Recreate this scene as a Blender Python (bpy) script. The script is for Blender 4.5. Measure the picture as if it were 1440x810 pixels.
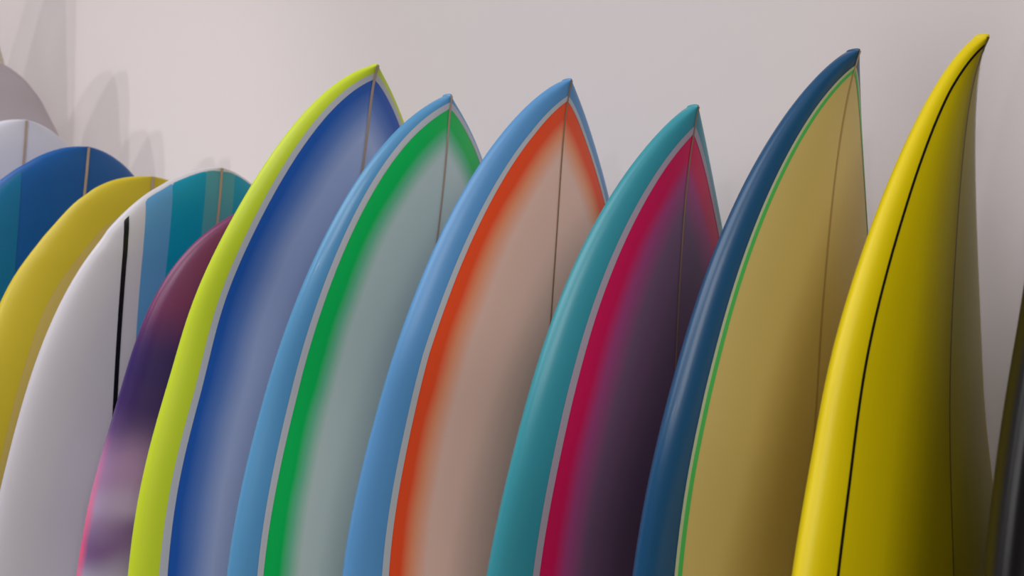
import bpy, math
import numpy as np

# ------------------------------------------------------------------ camera, world, lights, exposure
sc = bpy.context.scene
for o in list(bpy.data.objects):
    bpy.data.objects.remove(o, do_unlink=True)
col = sc.collection

TH = math.radians(28.0)              # camera is turned 28 degrees away from the wall's normal
EYE = 1.50                           # camera height
GAP = 0.30                           # nose line to wall
TIPS = 1400 / 1200 * math.cos(TH)    # camera to nose line, square to the wall
CAM = (0.0, -(TIPS + GAP), EYE)

cam_d = bpy.data.cameras.new('camera')
cam_d.sensor_width = 36.0
cam_d.lens = 1400 / 1440 * 36.0
cam_d.clip_start = 0.02
cam_d.dof.use_dof = True
cam_d.dof.focus_distance = 1.05
cam_d.dof.aperture_fstop = 5.6
cam = bpy.data.objects.new('camera', cam_d)
cam.location = CAM
cam.rotation_euler = (math.radians(90), 0, TH)
col.objects.link(cam)
sc.camera = cam

world = bpy.data.worlds.new('world')
sc.world = world
world.use_nodes = True
world.node_tree.nodes['Background'].inputs[0].default_value = (0.75, 0.78, 0.82, 1)
world.node_tree.nodes['Background'].inputs[1].default_value = 0.0

def lamp(name, kind, loc, power, colour, rot=(0, 0, 0), **kw):
    d = bpy.data.lights.new(name, kind)
    d.energy = power
    d.color = colour
    for k, v in kw.items():
        setattr(d, k, v)
    o = bpy.data.objects.new(name, d)
    o.location = loc
    o.rotation_euler = rot
    col.objects.link(o)
    return o

# ceiling panel, a front lamp panel, two spots on the far end of the row, small shop lamps
def aimed(src, dst):
    from mathutils import Vector
    return (Vector(dst) - Vector(src)).to_track_quat('-Z', 'Y').to_euler()
lamp('ceiling_panel_light', 'AREA', (-1.1, -2.2, 2.97), 40, (1.0, 0.985, 1.0), shape='RECTANGLE', size=2.4, size_y=2.0)
front = (1.25, -2.5, 2.35)
lamp('front_panel_light', 'AREA', front, 15, (1.0, 0.97, 0.96), rot=aimed(front, (-0.4, -0.3, 1.5)), shape='RECTANGLE', size=1.1, size_y=1.0)
for loc in ((-1.26, -1.90, 1.62), (-1.04, -1.90, 1.60)):
    lamp('spot_lamp_light', 'SPOT', loc, 11, (1.0, 0.96, 0.92), rot=aimed(loc, (-1.75, 0, 1.75)), shadow_soft_size=0.02, spot_size=math.radians(50), spot_blend=0.8)
lamp('shop_lamp_light', 'POINT', (-1.3, -2.2, 2.25), 4.0, (0.98, 0.97, 1.0), shadow_soft_size=0.12)
for lx in (0.12, 0.42):
    lamp('shop_lamp_light', 'POINT', (lx, -3.0, 2.15), 8.0, (1.0, 0.97, 0.95), shadow_soft_size=0.03)

vs = sc.view_settings
vs.view_transform = 'Standard'
vs.look = 'None'
vs.gamma = 1.0
vs.use_curve_mapping = False
vs.exposure = 0.32

# ------------------------------------------------------------------ materials
def lin(h):
    h = h.lstrip('#')
    c = [int(h[i:i + 2], 16) / 255 for i in (0, 2, 4)]
    return tuple(x / 12.92 if x <= 0.04045 else ((x + 0.055) / 1.055) ** 2.4 for x in c) + (1.0,)

def new_mat(name, rough=0.4, coat=0.0, spec=0.5):
    m = bpy.data.materials.new(name)
    m.use_nodes = True
    nt = m.node_tree
    b = nt.nodes['Principled BSDF']
    b.inputs['Roughness'].default_value = rough
    b.inputs['Specular IOR Level'].default_value = spec
    b.inputs['Coat Weight'].default_value = coat
    b.inputs['Coat Roughness'].default_value = 0.12
    return m, nt, b

def plain(name, colour, rough=0.4, coat=0.0, spec=0.5, vary=0.03, scale=9.0):
    """one paint colour with a faint uneven tone"""
    m, nt, b = new_mat(name, rough, coat, spec)
    tc = nt.nodes.new('ShaderNodeTexCoord')
    no = nt.nodes.new('ShaderNodeTexNoise')
    no.inputs['Scale'].default_value = scale
    no.inputs['Detail'].default_value = 3
    hsv = nt.nodes.new('ShaderNodeHueSaturation')
    hsv.inputs['Color'].default_value = lin(colour)
    mr = nt.nodes.new('ShaderNodeMapRange')
    mr.inputs['To Min'].default_value = 1 - vary
    mr.inputs['To Max'].default_value = 1 + vary
    nt.links.new(tc.outputs['Object'], no.inputs['Vector'])
    nt.links.new(no.outputs['Fac'], mr.inputs['Value'])
    nt.links.new(mr.outputs['Result'], hsv.inputs['Value'])
    nt.links.new(hsv.outputs['Color'], b.inputs['Base Color'])
    return m

def faded(name, edge, centre, d0, d1, rough=0.4, coat=0.0, mid=None):
    """airbrushed fade: 'edge' paint near the outline, 'centre' further in (distance to outline in metres)"""
    m, nt, b = new_mat(name, rough, coat)
    at = nt.nodes.new('ShaderNodeAttribute')
    at.attribute_name = 'band'
    tc = nt.nodes.new('ShaderNodeTexCoord')
    no = nt.nodes.new('ShaderNodeTexNoise')
    no.inputs['Scale'].default_value = 7
    wob = nt.nodes.new('ShaderNodeMath'); wob.operation = 'MULTIPLY_ADD'
    wob.inputs[1].default_value = 0.010
    nt.links.new(tc.outputs['Object'], no.inputs['Vector'])
    nt.links.new(no.outputs['Fac'], wob.inputs[0])
    nt.links.new(at.outputs['Fac'], wob.inputs[2])
    mr = nt.nodes.new('ShaderNodeMapRange')
    mr.inputs['From Min'].default_value = d0 + 0.005
    mr.inputs['From Max'].default_value = d1 + 0.005
    nt.links.new(wob.outputs[0], mr.inputs['Value'])
    ramp = nt.nodes.new('ShaderNodeValToRGB')
    ramp.color_ramp.interpolation = 'LINEAR'
    ramp.color_ramp.elements[0].color = lin(edge)
    ramp.color_ramp.elements[1].color = lin(centre)
    if mid:
        e = ramp.color_ramp.elements.new(mid[0]); e.color = lin(mid[1])
    nt.links.new(mr.outputs['Result'], ramp.inputs['Fac'])
    nt.links.new(ramp.outputs['Color'], b.inputs['Base Color'])
    return m

def airbrushed(name, stops, rail, rough=0.3):
    """cloudy airbrush running down the board, with a brighter rail lower down"""
    m, nt, b = new_mat(name, rough)
    L = nt.links.new
    s = nt.nodes.new('ShaderNodeAttribute'); s.attribute_name = 'down'
    e = nt.nodes.new('ShaderNodeAttribute'); e.attribute_name = 'edge'
    tc = nt.nodes.new('ShaderNodeTexCoord')
    no = nt.nodes.new('ShaderNodeTexNoise')
    no.inputs['Scale'].default_value = 6.5
    no.inputs['Detail'].default_value = 2.0
    L(tc.outputs['Object'], no.inputs['Vector'])
    ad = nt.nodes.new('ShaderNodeMath'); ad.operation = 'MULTIPLY_ADD'; ad.inputs[1].default_value = 0.12
    L(no.outputs['Fac'], ad.inputs[0]); L(s.outputs['Fac'], ad.inputs[2])
    ramp = nt.nodes.new('ShaderNodeValToRGB')
    ramp.color_ramp.interpolation = 'EASE'
    els = ramp.color_ramp.elements
    els[0].position, els[0].color = stops[0][0], lin(stops[0][1])
    els[1].position, els[1].color = stops[-1][0], lin(stops[-1][1])
    for p, c in stops[1:-1]:
        x = els.new(p); x.color = lin(c)
    L(ad.outputs[0], ramp.inputs['Fac'])
    mr = nt.nodes.new('ShaderNodeMapRange')          # rail paint: only close to the outline ...
    mr.inputs['From Min'].default_value = 0.005; mr.inputs['From Max'].default_value = 0.0
    L(e.outputs['Fac'], mr.inputs['Value'])
    mr2 = nt.nodes.new('ShaderNodeMapRange')         # ... and below the dark cloud
    mr2.inputs['From Min'].default_value = 0.30; mr2.inputs['From Max'].default_value = 0.42
    L(s.outputs['Fac'], mr2.inputs['Value'])
    mu = nt.nodes.new('ShaderNodeMath'); mu.operation = 'MULTIPLY'
    L(mr.outputs['Result'], mu.inputs[0]); L(mr2.outputs['Result'], mu.inputs[1])
    mx = nt.nodes.new('ShaderNodeMix'); mx.data_type = 'RGBA'
    L(mu.outputs[0], mx.inputs['Factor'])
    L(ramp.outputs['Color'], mx.inputs['A'])
    mx.inputs['B'].default_value = lin(rail)
    L(mx.outputs['Result'], b.inputs['Base Color'])
    return m

# ------------------------------------------------------------------ the room
def mesh_obj(name, verts, faces, mat=None, parent=None, smooth=False, attrs=None):
    me = bpy.data.meshes.new(name)
    me.from_pydata([tuple(map(float, v)) for v in verts], [], [tuple(map(int, f)) for f in faces])
    if smooth:
        me.polygons.foreach_set('use_smooth', [True] * len(me.polygons))
    for k, a in (attrs or {}).items():
        at = me.attributes.new(k, 'FLOAT', 'POINT')
        at.data.foreach_set('value', np.asarray(a, dtype=np.float32).ravel())
    me.update()
    o = bpy.data.objects.new(name, me)
    if mat:
        me.materials.append(mat)
    col.objects.link(o)
    o.parent = parent
    return o

def slab(name, lo, hi, mat, label, cat):
    (x0, y0, z0), (x1, y1, z1) = lo, hi
    v = [(x0, y0, z0), (x1, y0, z0), (x1, y1, z0), (x0, y1, z0), (x0, y0, z1), (x1, y0, z1), (x1, y1, z1), (x0, y1, z1)]
    f = [(0, 3, 2, 1), (4, 5, 6, 7), (0, 1, 5, 4), (1, 2, 6, 5), (2, 3, 7, 6), (3, 0, 4, 7)]
    o = mesh_obj(name, v, f, mat)
    o['kind'] = 'structure'; o['label'] = label; o['category'] = cat
    return o

wall_paint = plain('wall_paint', '#e6dedf', rough=0.8, spec=0.25, vary=0.015, scale=1.5)
ceil_paint = plain('ceiling_paint', '#eeeeec', rough=0.9, spec=0.2, vary=0.01)
concrete = plain('concrete', '#6f6a66', rough=0.6, vary=0.12, scale=4)
X0, X1, Y1, H = -3.4, 3.2, -5.0, 3.0
slab('wall_back', (X0, 0, 0), (X1, 0.12, H), wall_paint, 'plain off-white painted wall behind the row of surfboards', 'wall')
slab('wall_left', (X0 - 0.12, Y1, 0), (X0, 0.12, H), wall_paint, 'off-white painted side wall beyond the pale boards', 'wall')
dark_paint = plain('dark_wall_paint', '#5c5652', rough=0.8, spec=0.25, vary=0.02)
slab('wall_right', (X1, Y1, 0), (X1 + 0.12, 0.12, H), dark_paint, 'dark grey painted side wall beyond the black board', 'wall')
slab('wall_front', (X0 - 0.12, Y1 - 0.12, 0), (X1 + 0.12, Y1, H), dark_paint, 'dark grey painted wall facing the row of surfboards', 'wall')
slab('floor', (X0 - 0.12, Y1 - 0.12, -0.1), (X1 + 0.12, 0.12, 0), concrete, 'grey concrete floor under the surfboards', 'floor')
slab('ceiling', (X0 - 0.12, Y1 - 0.12, H), (X1 + 0.12, 0.12, H + 0.1), ceil_paint, 'plain white ceiling of the surf shop', 'ceiling')

# ------------------------------------------------------------------ surfboards
# X, Y, Z: nose position in the camera's level frame (right, ahead, above the eye); a: turn of the board's width axis
# W: half-widths and C: deck line (rocker) at the distances S below the nose; T: thickness
S = np.array([0, .012, .035, .08, .15, .25, .38, .52, .68, .86])
BOARDS = {
    'lime': dict(X=-0.1684, Y=1.2562, Z=0.2821, a=39.05, T=0.066, tk=0.17,
        W=[0.0057, 0.0261, 0.054, 0.0947, 0.1414, 0.1756, 0.2074, 0.24, 0.2578, 0.232],
        C=[0, -0.0064, -0.0131, -0.0212, -0.0322, -0.0683, -0.0939, -0.1076, -0.1091, -0.1048]),
    'green': dict(X=-0.073, Y=1.2055, Z=0.2342, a=40.78, T=0.066, tk=0.17,
        W=[0.006, 0.0217, 0.0519, 0.0948, 0.137, 0.1717, 0.2044, 0.2353, 0.2498, 0.2412],
        C=[0, -0.0012, -0.0062, -0.0135, -0.0163, -0.0423, -0.0636, -0.0693, -0.0691, -0.0688]),
    'orange': dict(X=0.068, Y=1.1305, Z=0.2372, a=45.27, T=0.066, tk=0.17,
        W=[0.006, 0.022, 0.05, 0.0872, 0.1295, 0.1796, 0.2104, 0.2341, 0.2448, 0.241],
        C=[0, -0.004, -0.0094, -0.0157, -0.0237, -0.0273, -0.0511, -0.0682, -0.0681, -0.0679]),
    'magenta': dict(X=0.1989, Y=1.0609, Z=0.1945, a=44.95, T=0.066, tk=0.17,
        W=[0.006, 0.0193, 0.0435, 0.0811, 0.1233, 0.1714, 0.2069, 0.2221, 0.2344, 0.2411],
        C=[0, -0.003, -0.0081, -0.0158, -0.0228, -0.0275, -0.04, -0.0612, -0.0619, -0.0623]),
    'navy': dict(X=0.3442, Y=0.9837, Z=0.2357, a=44.66, T=0.066, tk=0.17,
        W=[0.006, 0.0206, 0.0462, 0.0823, 0.1237, 0.1692, 0.214, 0.2314, 0.2394, 0.2408],
        C=[0, -0.0046, -0.0113, -0.0196, -0.0309, -0.0399, -0.0488, -0.0639, -0.0643, -0.0644]),
    'yellow': dict(X=0.446, Y=0.9295, Z=0.2357, a=42.01, T=0.078, tk=0.3,
        W=[0.0058, 0.0147, 0.0317, 0.0651, 0.1063, 0.1572, 0.203, 0.2523, 0.2552, 0.2343],
        C=[0, -0.0073, -0.0131, -0.0211, -0.0289, -0.0347, -0.0372, -0.0329, -0.0331, -0.0337]),
    'stripe': dict(X=-0.4025, Y=1.3807, Z=0.167, a=39.13, T=0.066, tk=0.17,
        W=[0.0121, 0.0502, 0.0916, 0.1384, 0.1816, 0.2183, 0.2478, 0.2704, 0.2749, 0.2646],
        C=[0, -0.0052, -0.0053, -0.0125, -0.026, -0.0407, -0.0541, -0.0658, -0.0659, -0.0659]),
    'purple': dict(X=-0.3037, Y=1.3281, Z=0.1239, a=41.29, T=0.066, tk=0.17,
        W=[0.006, 0.0303, 0.0769, 0.1225, 0.1585, 0.1907, 0.219, 0.2367, 0.2512, 0.2634],
        C=[0, -0.0039, -0.0129, -0.019, -0.0266, -0.0402, -0.0551, -0.0649, -0.0652, -0.0654]),
    'mustard': dict(X=-0.5205, Y=1.4434, Z=0.1618, a=39.81, T=0.066, tk=0.17,
        W=[0.0129, 0.0613, 0.0957, 0.1318, 0.1765, 0.2067, 0.2325, 0.2499, 0.2608, 0.265],
        C=[0, -0.0008, -0.0052, -0.0154, -0.028, -0.039, -0.0541, -0.065, -0.0653, -0.0654]),
    'blue': dict(X=-0.641, Y=1.5075, Z=0.214, a=36.73, T=0.066, tk=0.17,
        W=[0.0119, 0.0532, 0.0909, 0.137, 0.1786, 0.2121, 0.2361, 0.2508, 0.2603, 0.2649],
        C=[0, -0.0087, -0.0188, -0.0158, -0.0257, -0.0399, -0.0542, -0.065, -0.0653, -0.0654]),
    'white': dict(X=-0.7684, Y=1.5752, Z=0.2661, a=38.38, T=0.066, tk=0.17,
        W=[0.012, 0.0497, 0.0838, 0.1298, 0.1752, 0.2118, 0.2363, 0.2505, 0.2599, 0.2649],
        C=[0, -0.0078, -0.0133, -0.0135, -0.0256, -0.04, -0.0543, -0.065, -0.0653, -0.0654]),
    'gray': dict(X=-0.8371, Y=1.6118, Z=0.3673, a=40.01, T=0.066, tk=0.17,
        W=[0.012, 0.0432, 0.0751, 0.1116, 0.1584, 0.2074, 0.2373, 0.2515, 0.26, 0.2648],
        C=[0, -0.0029, -0.0101, -0.0219, -0.0298, -0.04, -0.0542, -0.065, -0.0653, -0.0654]),
    'black': dict(X=0.5464, Y=0.8761, Z=0.4089, a=34.6, T=0.066, tk=0.17,
        W=[0.006, 0.0197, 0.0402, 0.0721, 0.11, 0.1482, 0.1836, 0.2205, 0.2595, 0.2653],
        C=[0, -0.0005, -0.0014, -0.003, -0.0052, -0.0074, -0.0068, -0.0212, -0.0296, -0.0288]),
    'tan': dict(X=-0.9439, Y=1.6686, Z=0.6138, a=40.0, T=0.062, tk=0.17,
        W=[0.006, 0.016, 0.034, 0.060, 0.092, 0.130, 0.170, 0.205, 0.228, 0.235],
        C=[0, -0.001, -0.005, -0.012, -0.020, -0.036, -0.055, -0.066, -0.069, -0.069]),
}
ROUND = ("stripe", "mustard", "blue", "white", "gray")
APEX, POW = 0.65, 2.1

def hermite(x, y, xi):
    x = np.asarray(x, float); y = np.asarray(y, float)
    h = np.diff(x); d = np.diff(y) / h
    m = np.zeros_like(y)
    m[0], m[-1] = d[0], d[-1]
    m[1:-1] = (d[:-1] * h[1:] + d[1:] * h[:-1]) / (h[:-1] + h[1:])
    i = np.clip(np.searchsorted(x, xi) - 1, 0, len(h) - 1)
    t = (xi - x[i]) / h[i]
    return ((2*t**3 - 3*t**2 + 1) * y[i] + (t**3 - 2*t**2 + t) * h[i] * m[i]
            + (-2*t**3 + 3*t**2) * y[i+1] + (t**3 - t**2) * h[i] * m[i+1])

def soften(s, y, k, cap):
    out = y.copy()
    for i, si in enumerate(s):
        sg = min(cap, si * k, (s[-1] - si) * k)
        if sg < 1e-4:
            continue
        lo, hi = np.searchsorted(s, [si - 2.5 * sg, si + 2.5 * sg])
        w = np.exp(-0.5 * ((s[lo:hi] - si) / sg) ** 2)
        out[i] = (w * y[lo:hi]).sum() / w.sum()
    return out

class Board:
    """full-length shape of one board: outline, rocker, thickness"""
    def __init__(self, key):
        p = BOARDS[key]
        self.L = L = EYE + p['Z']                     # nose height above the floor = length
        W = list(p['W']); W[0] = .004; W[-1] = max(W[-1], 0.985 * W[-2]); we = W[-1]
        xs = list(S) + [L - .55, L - .30, L - .12, L - .03, L]
        s = self.s = np.concatenate([np.linspace(0, 1, 30)[:-1] ** 2 * .03, np.linspace(.03, L, 420)])
        tailw = [we * .99, we * .84, we * .60, we * .40, we * .30]
        C = list(p['C'])
        if key in ROUND:                              # round nose: half-width grows with the root of the distance
            W[0] = .004
            w = hermite(np.sqrt(xs), W + tailw, np.sqrt(s))
            self.w = np.maximum(np.where(s < .1, soften(s, w, .12, .02), soften(s, w, .3, .03)), .004)
            C[1], C[2] = .16 * C[3], .45 * C[3]
        else:                                         # pointed nose: one smooth curve through the knots
            q = np.linspace(.0005, .80, 400)
            def smooth(y, pw):
                A = np.stack([q ** k for k in pw], -1)
                wt = 1 / (.02 + q)
                cf = np.linalg.lstsq(A * wt[:, None], hermite(S, y, q) * wt, rcond=None)[0]
                return lambda z: sum(c_ * np.asarray(z) ** k for c_, k in zip(cf, pw))
            fw, fc = smooth(W, (.7, 1, 1.5, 2, 3)), smooth(C, (1, 1.5, 2, 3, 4))
            mixf = np.clip((s - .20) / .20, 0, 1)
            mixf = mixf * mixf * (3 - 2 * mixf)
            w2 = soften(s, hermite(xs, W + tailw, s), .3, .03)
            self.w = np.maximum(fw(np.minimum(s, .5)) * (1 - mixf) + w2 * mixf, .003)
            c2 = soften(s, hermite(xs, C + [C[-1]] * 5, s), .4, .04)
            self.c = fc(np.minimum(s, .5)) * (1 - mixf) + c2 * mixf
        if key in ROUND:
            self.c = soften(s, hermite(xs, C + [C[-1]] * 5, s), .4, .05)
        t = .014 + (p['T'] - .014) * (1 - np.exp(-s / p['tk']))
        q = np.clip((s - (L - .5)) / .5, 0, 1)
        self.t = t * (1 - .7 * q * q * (3 - 2 * q))
        a = math.radians(p['a']) - TH
        ct, st = math.cos(TH), math.sin(TH)
        self.x = p['X'] * ct - p['Y'] * st            # world position of the nose
        self.y = p['X'] * st + p['Y'] * ct + CAM[1]
        self.rz = -a
    def at(self, s):
        return np.interp(s, self.s, self.w), np.interp(s, self.s, self.c), np.interp(s, self.s, self.t)
    def deck(self, u, s, lift=0.0):
        """local points on the deck; local axes: x = deck normal, y = across towards the wall, z = up"""
        def v(u, s):
            w, c, t = self.at(s)
            return c - APEX * t + APEX * t * np.sqrt(np.maximum(1 - np.minimum(np.abs(u) / w, 1) ** POW, 0))
        e = 5e-4
        vv = v(u, s)
        vu = np.clip((v(u + e, s) - v(u - e, s)) / (2 * e), -6, 6)
        vs_ = np.clip((v(u, s + e) - v(u, np.maximum(s - e, 0))) / (2 * e), -3, 3)
        n = np.sqrt(vu ** 2 + vs_ ** 2 + 1)
        return np.stack([vv + lift / n, u - lift * vu / n, self.L - s + lift * vs_ / n], -1)
    def edge(self, u, s):
        """plan distance to the outline"""
        P = np.stack([np.abs(u).ravel(), s.ravel()], -1)
        Q = np.stack([self.w, self.s], -1)
        out = np.empty(len(P))
        for i in range(0, len(P), 2000):
            out[i:i + 2000] = np.sqrt(((P[i:i + 2000, None, :] - Q[None]) ** 2).sum(-1)).min(1)
        return out
    def inset(self, d):
        """half-width of the outline moved inwards by d (a number or (s, d) table); returns function and start"""
        s, w = self.s, self.w
        dd = np.full_like(s, d) if np.isscalar(d) else np.interp(s, d[0], d[1])
        g = np.gradient(w, s)
        n = np.sqrt(1 + g * g)
        U, V = w - dd / n, s + dd * g / n
        k = U > 0
        U, V = U[k], V[k]
        o = np.argsort(V); U, V = U[o], V[o]
        m = min(3, len(U) - 1)
        s0 = V[0] - U[0] * (V[m] - V[0]) / max(U[m] - U[0], 1e-6)
        s0 = max(s0, 0.002)
        V = np.concatenate([[s0], V]); U = np.concatenate([[0], U])
        return (lambda q: np.interp(q, V, U)), s0

def grid_faces(n, m):
    i, j = np.meshgrid(np.arange(n - 1), np.arange(m - 1), indexing='ij')
    a = (i * m + j).ravel()
    return np.stack([a, a + m, a + m + 1, a + 1], -1)

def rows_from(s0, s1, n=110):
    return s0 + (s1 - s0) * np.linspace(0, 1, n) ** 1.7

def body(B, mat, parent, name='body'):
    s = np.concatenate([[0.0, .0006, .0016], rows_from(.003, B.L, 130)])
    w, c, t = B.at(s)
    th = np.concatenate([np.linspace(-math.pi / 2, math.pi / 2, 41)])
    ct, st = np.abs(np.cos(th)), np.sin(th)
    up = st >= 0
    U = ct ** np.where(up, 2 / POW, 2 / 4.5)
    V = np.where(up, APEX, 1 - APEX) * st
    U = np.concatenate([U, -U[-2:0:-1]]); V = np.concatenate([V, V[-2:0:-1]])
    rows = []
    slope = (np.interp(.012, B.s, B.w) - w[0]) / .012
    h = min(.0050, .22 * t[0] / (slope + .1))
    for k, kt, dz in ((.2, .3, 1), (.55, .66, .78), (.85, .9, .42)):       # rounded tip
        rows.append((w[0] * k, t[0] * kt, c[0] - t[0] * .5 * (1 - kt), -dz * h))
    rows += list(zip(w, t, c, s))
    P, ed, dn = [], [], []
    for w_, t_, c_, s_ in rows:
        u = w_ * U
        P.append(np.stack([c_ - APEX * t_ + t_ * V, u, np.full_like(u, B.L - s_)], -1))
        e = B.edge(u, np.full_like(u, max(s_, 0)))
        ed.append(e); dn.append(np.full_like(u, s_))
    m = len(U); n = len(rows)
    P = np.concatenate(P)
    f = []
    for i in range(n - 1):
        for j in range(m):
            k = (j + 1) % m
            f.append((i * m + j, i * m + k, (i + 1) * m + k, (i + 1) * m + j))
    f.append(tuple(range(m))[::-1]); f.append(tuple(range((n - 1) * m, n * m)))
    f = [q[::-1] for q in f]
    return mesh_obj(name, P, f, mat, parent, True, dict(edge=np.concatenate(ed), down=np.concatenate(dn)))

def strip(B, lo, hi, s0, s1, mat, parent, name, lift, cols=9, sides=(1,)):
    """deck inlay between lo(s) and hi(s)"""
    V, F, E, Dn = [], [], [], []
    base = 0
    for sd in sides:
        s = rows_from(s0, s1)
        a, b = lo(s), hi(s)
        k = np.linspace(0, 1, cols)
        u = sd * (a[:, None] * (1 - k) + b[:, None] * k)
        ss = s[:, None] + 0 * u
        p = B.deck(u, ss, lift)
        V.append(p.reshape(-1, 3))
        f = grid_faces(len(s), cols) + base
        F.append(f if sd > 0 else f[:, ::-1])
        E.append(B.edge(u, ss)); Dn.append(ss.ravel())
        base += u.size
    return mesh_obj(name, np.concatenate(V), np.concatenate(F), mat, parent, True,
                    dict(edge=np.concatenate(E), down=np.concatenate(Dn)))

def deck_panel(B, d, mat, parent, lift=.0004, name='deck_panel'):
    f, s0 = B.inset(d)
    o = strip(B, lambda s: -f(s), f, s0, B.L - .06, mat, parent, name, lift, cols=49)
    me = o.data                                      # distance inwards from the panel's own border
    e = np.empty(len(me.vertices), np.float32); me.attributes['edge'].data.foreach_get('value', e)
    dn = np.empty_like(e); me.attributes['down'].data.foreach_get('value', dn)
    at = me.attributes.new('band', 'FLOAT', 'POINT')
    at.data.foreach_set('value', (e - (d if np.isscalar(d) else np.interp(dn, d[0], d[1]))).astype(np.float32))
    return o

def pinline(B, d0, d1, mat, parent, lift=.0007, name='pinline'):
    f0, s0 = B.inset(d0)
    f1, _ = B.inset(d1)
    return strip(B, lambda s: np.minimum(f1(s), f0(s)), f0, s0, B.L - .06, mat, parent, name, lift, cols=5, sides=(1, -1))

def stringer(B, mat, parent, half=.002, lift=.0011, s0=.0):
    return strip(B, lambda s: 0 * s - half, lambda s: 0 * s + half, s0 + .001, B.L - .01, mat, parent, 'stringer', lift, cols=3)

def stripe(B, u0, u1, d, mat, parent, name='colour_stripe', lift=.0004):
    f, s0 = B.inset(d)
    q = np.linspace(s0, .5, 800)
    need = 0 if u0 * u1 < 0 else min(abs(u0), abs(u1))
    st = q[np.argmax(f(q) > need)]
    return strip(B, lambda s: np.clip(u0 + 0 * s, -f(s), f(s)), lambda s: np.clip(u1 + 0 * s, -f(s), f(s)),
                 st, B.L - .10, mat, parent, name, lift, cols=9)

def surfboard(key, label):
    B = Board(key)
    e = bpy.data.objects.new('surfboard', None)
    e.location = (B.x, B.y, 0); e.rotation_euler = (0, 0, B.rz)
    e['label'] = label; e['category'] = 'surfboard'; e['group'] = 'surfboards standing nose up in a row along the wall'
    col.objects.link(e)
    return B, e

wood = plain('stringer_wood', '#b49c88', .5, vary=.1, scale=30)
wood_dark = plain('stringer_wood_dark', '#9a7a5c', .5, vary=.1, scale=30)
white_line = plain('white_pinline_paint', '#c0c2c6', .4)

# lime rails, blue fading deck
B, e = surfboard('lime', 'surfboard with lime green rails, white pinline and blue deck fading to pale periwinkle')
body(B, plain('lime_paint', '#cde02c', .42), e)
deck_panel(B, ((0, .05, .4, .63), (.016, .018, .0315, .036)), faded('blue_fade', '#205cb4', '#b4c0e2', .009, .055, mid=(.4, '#6486c6')), e)
pinline(B, ((0, .05, .4, .63), (.010, .012, .025, .0275)), ((0, .05, .4, .63), (.017, .019, .0325, .037)), white_line, e)
stringer(B, wood, e, .0022)

# light blue rails, green band
B, e = surfboard('green', 'surfboard with light blue rails and bright green band fading to a grey deck')
body(B, plain('light_blue_paint', '#5799c8', .36, coat=.2), e)
deck_panel(B, ((0, .05, .35, .56), (.014, .015, .027, .031)), faded('green_fade', '#00c456', '#cfdcd2', .018, .044, mid=(.4, '#74c898')), e)
pinline(B, ((0, .05, .35, .56), (.008, .0095, .0205, .0255)), ((0, .05, .35, .56), (.015, .016, .028, .032)), white_line, e)
stringer(B, wood, e, .0016)

# blue rails, orange band
B, e = surfboard('orange', 'surfboard with sky blue rails and vivid orange band fading to a peach deck')
body(B, plain('sky_blue_paint', '#5b97cd', .36), e)
deck_panel(B, ((0, .05, .3, .55), (.021, .024, .028, .040)), faded('orange_fade', '#ff5220', '#ffcdbb', .014, .046, mid=(.4, '#ff9f74')), e)
pinline(B, ((0, .05, .3, .55), (.017, .020, .0225, .0345)), ((0, .05, .3, .55), (.022, .025, .029, .042)), white_line, e)
stringer(B, wood_dark, e, .0012)

# teal rails, magenta band
B, e = surfboard('magenta', 'surfboard with teal rails and crimson band fading to a dusky purple deck')
body(B, plain('teal_paint', '#3a98a7', .34), e)
deck_panel(B, ((0, .05, .3, .5), (.025, .026, .037, .046)), faded('magenta_fade', '#dc185a', '#7c5c78', .016, .056, mid=(.38, '#b04a84')), e)
pinline(B, ((0, .05, .3, .5), (.019, .0205, .030, .0395)), ((0, .05, .3, .5), (.026, .027, .038, .047)), plain('mauve_pinline_paint', '#b3a6b2', .4), e)
stringer(B, wood_dark, e, .0012)

# navy rails, cream deck
B, e = surfboard('navy', 'surfboard with dark navy rails and cream deck edged by a thin green line')
body(B, plain('navy_paint', '#174d76', .34, coat=.1), e)
deck_panel(B, ((0, .05, .32, .5), (.014, .015, .0235, .031)), plain('cream_resin', '#d0bc78', .4), e)
pinline(B, ((0, .05, .32, .5), (.0145, .0150, .0225, .0305)), ((0, .05, .32, .5), (.0165, .0175, .0255, .034)), plain('pale_pinline_paint', '#b9c3a0', .4), e)
pinline(B, ((0, .05, .32, .5), (.0165, .0175, .0255, .034)), ((0, .05, .32, .5), (.020, .021, .030, .039)), plain('green_pinline_paint', '#45b95f', .4), e)
stringer(B, plain('stringer_under_resin', '#b89a62', .4), e, .0012)

# all yellow with a black pinline
B, e = surfboard('yellow', 'all yellow surfboard with a fine black pinline and slender upturned nose')
body(B, plain('yellow_paint', '#e8d005', .42, spec=.35), e)
pinline(B, ((0, .05, .16, .32, .47), (.006, .0066, .0131, .0209, .0269)), ((0, .05, .16, .32, .47), (.0085, .009, .0156, .0237, .030)), plain('black_pinline_paint', '#17140c', .4), e)
stringer(B, plain('stringer_under_yellow', '#9a8420', .45), e, .0018)

# glossy black at the near end
B, e = surfboard('black', 'glossy black surfboard beside the all yellow board')
body(B, plain('black_paint', '#161517', .34, spec=.35), e)
stringer(B, plain('stringer_under_black', '#2a2420', .4), e, .0015)

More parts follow.
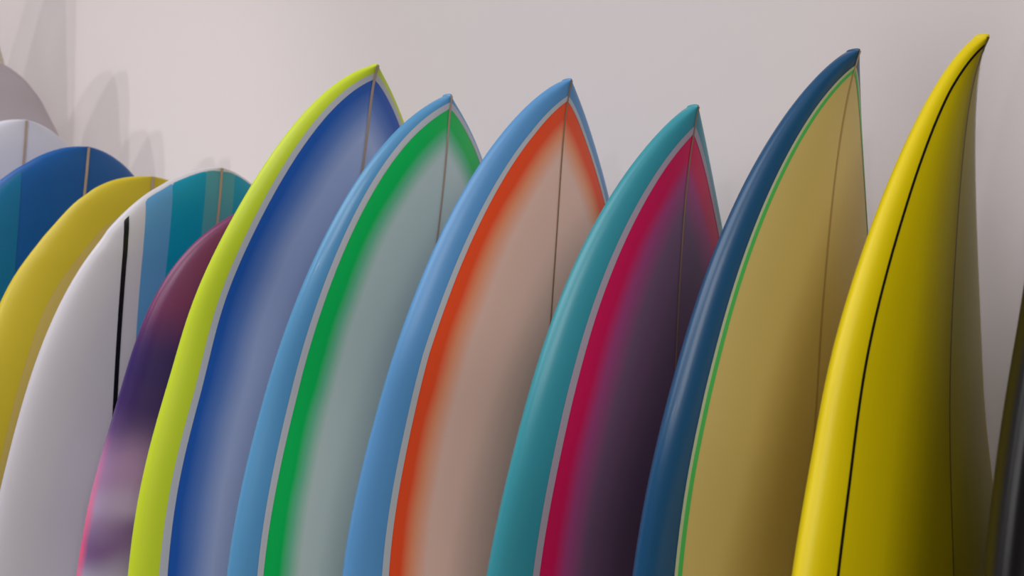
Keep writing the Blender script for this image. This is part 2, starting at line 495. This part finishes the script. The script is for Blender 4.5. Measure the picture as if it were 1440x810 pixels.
# plum and pink airbrush
B, e = surfboard('purple', 'plum and indigo airbrushed surfboard with pale clouds and pink rail')
airb = airbrushed('plum_airbrush', [(0.0, '#80345f'), (.19, '#7a3566'), (.29, '#3f2c6c'), (.335, '#46306e'), (.41, '#b08cba'), (.46, '#bba4cc'), (.50, '#86669a'), (.55, '#bab2d0'), (1.0, '#8a6a95')], '#f9638f')
body(B, airb, e)
stringer(B, wood, e, .0015)

# white with stripes
B, e = surfboard('stripe', 'white round nose surfboard with blue and teal deck stripes and thin black line')
body(B, plain('white_gloss_paint', '#d2ced6', .32), e)
lb, tl, gt = plain('stripe_light_blue', '#5f9fd2', .35), plain('stripe_teal', '#0098bc', .35), plain('stripe_grey_teal', '#529fae', .35)
for u0, u1, m in ((-.1045, -.0700, lb), (-.0700, -.0230, tl), (-.0230, .0230, gt), (.0230, .0700, tl), (.0700, .1045, lb)):
    stripe(B, u0, u1, .0048, m, e)
for sg in (-1, 1):
    stripe(B, sg * .1275 - .0030, sg * .1275 + .0030, .0055, plain('stripe_black', '#101014', .35), e, 'black_line')
stringer(B, wood, e, .0020)

# mustard
B, e = surfboard('mustard', 'mustard yellow surfboard with a paler olive deck behind the striped board')
body(B, plain('mustard_paint', '#c8b428', .42), e)
deck_panel(B, .05, plain('pale_mustard_resin', '#c4ae5c', .42), e)
stringer(B, wood, e, .0022)

# blue
B, e = surfboard('blue', 'deep blue round nose surfboard with teal edged deck and tan stringer')
body(B, plain('deep_blue_paint', '#0a569e', .40), e)
for u0, u1 in ((-.26, -.094), (.094, .26)):
    stripe(B, u0, u1, .006, plain('stripe_deep_teal', '#0b6c9a', .4), e)
stringer(B, wood, e, .0021)

# white and grey
B, e = surfboard('white', 'plain white round nose surfboard with tan stringer behind the deep blue board')
body(B, plain('cool_white_paint', '#d4d3de', .45), e)
stringer(B, wood, e, .0019)
B, e = surfboard('gray', 'pale grey surfboard with rounded nose rising behind the plain white board')
body(B, plain('pale_grey_paint', '#b7adb3', .45), e)
stringer(B, wood, e, .002)

# far end of the row, nose above the picture's edge
B, e = surfboard('tan', 'cream surfboard with pointed nose standing beyond the pale grey board')
body(B, plain('cream_paint', '#cfc4b4', .45), e)
stringer(B, wood, e, .002)
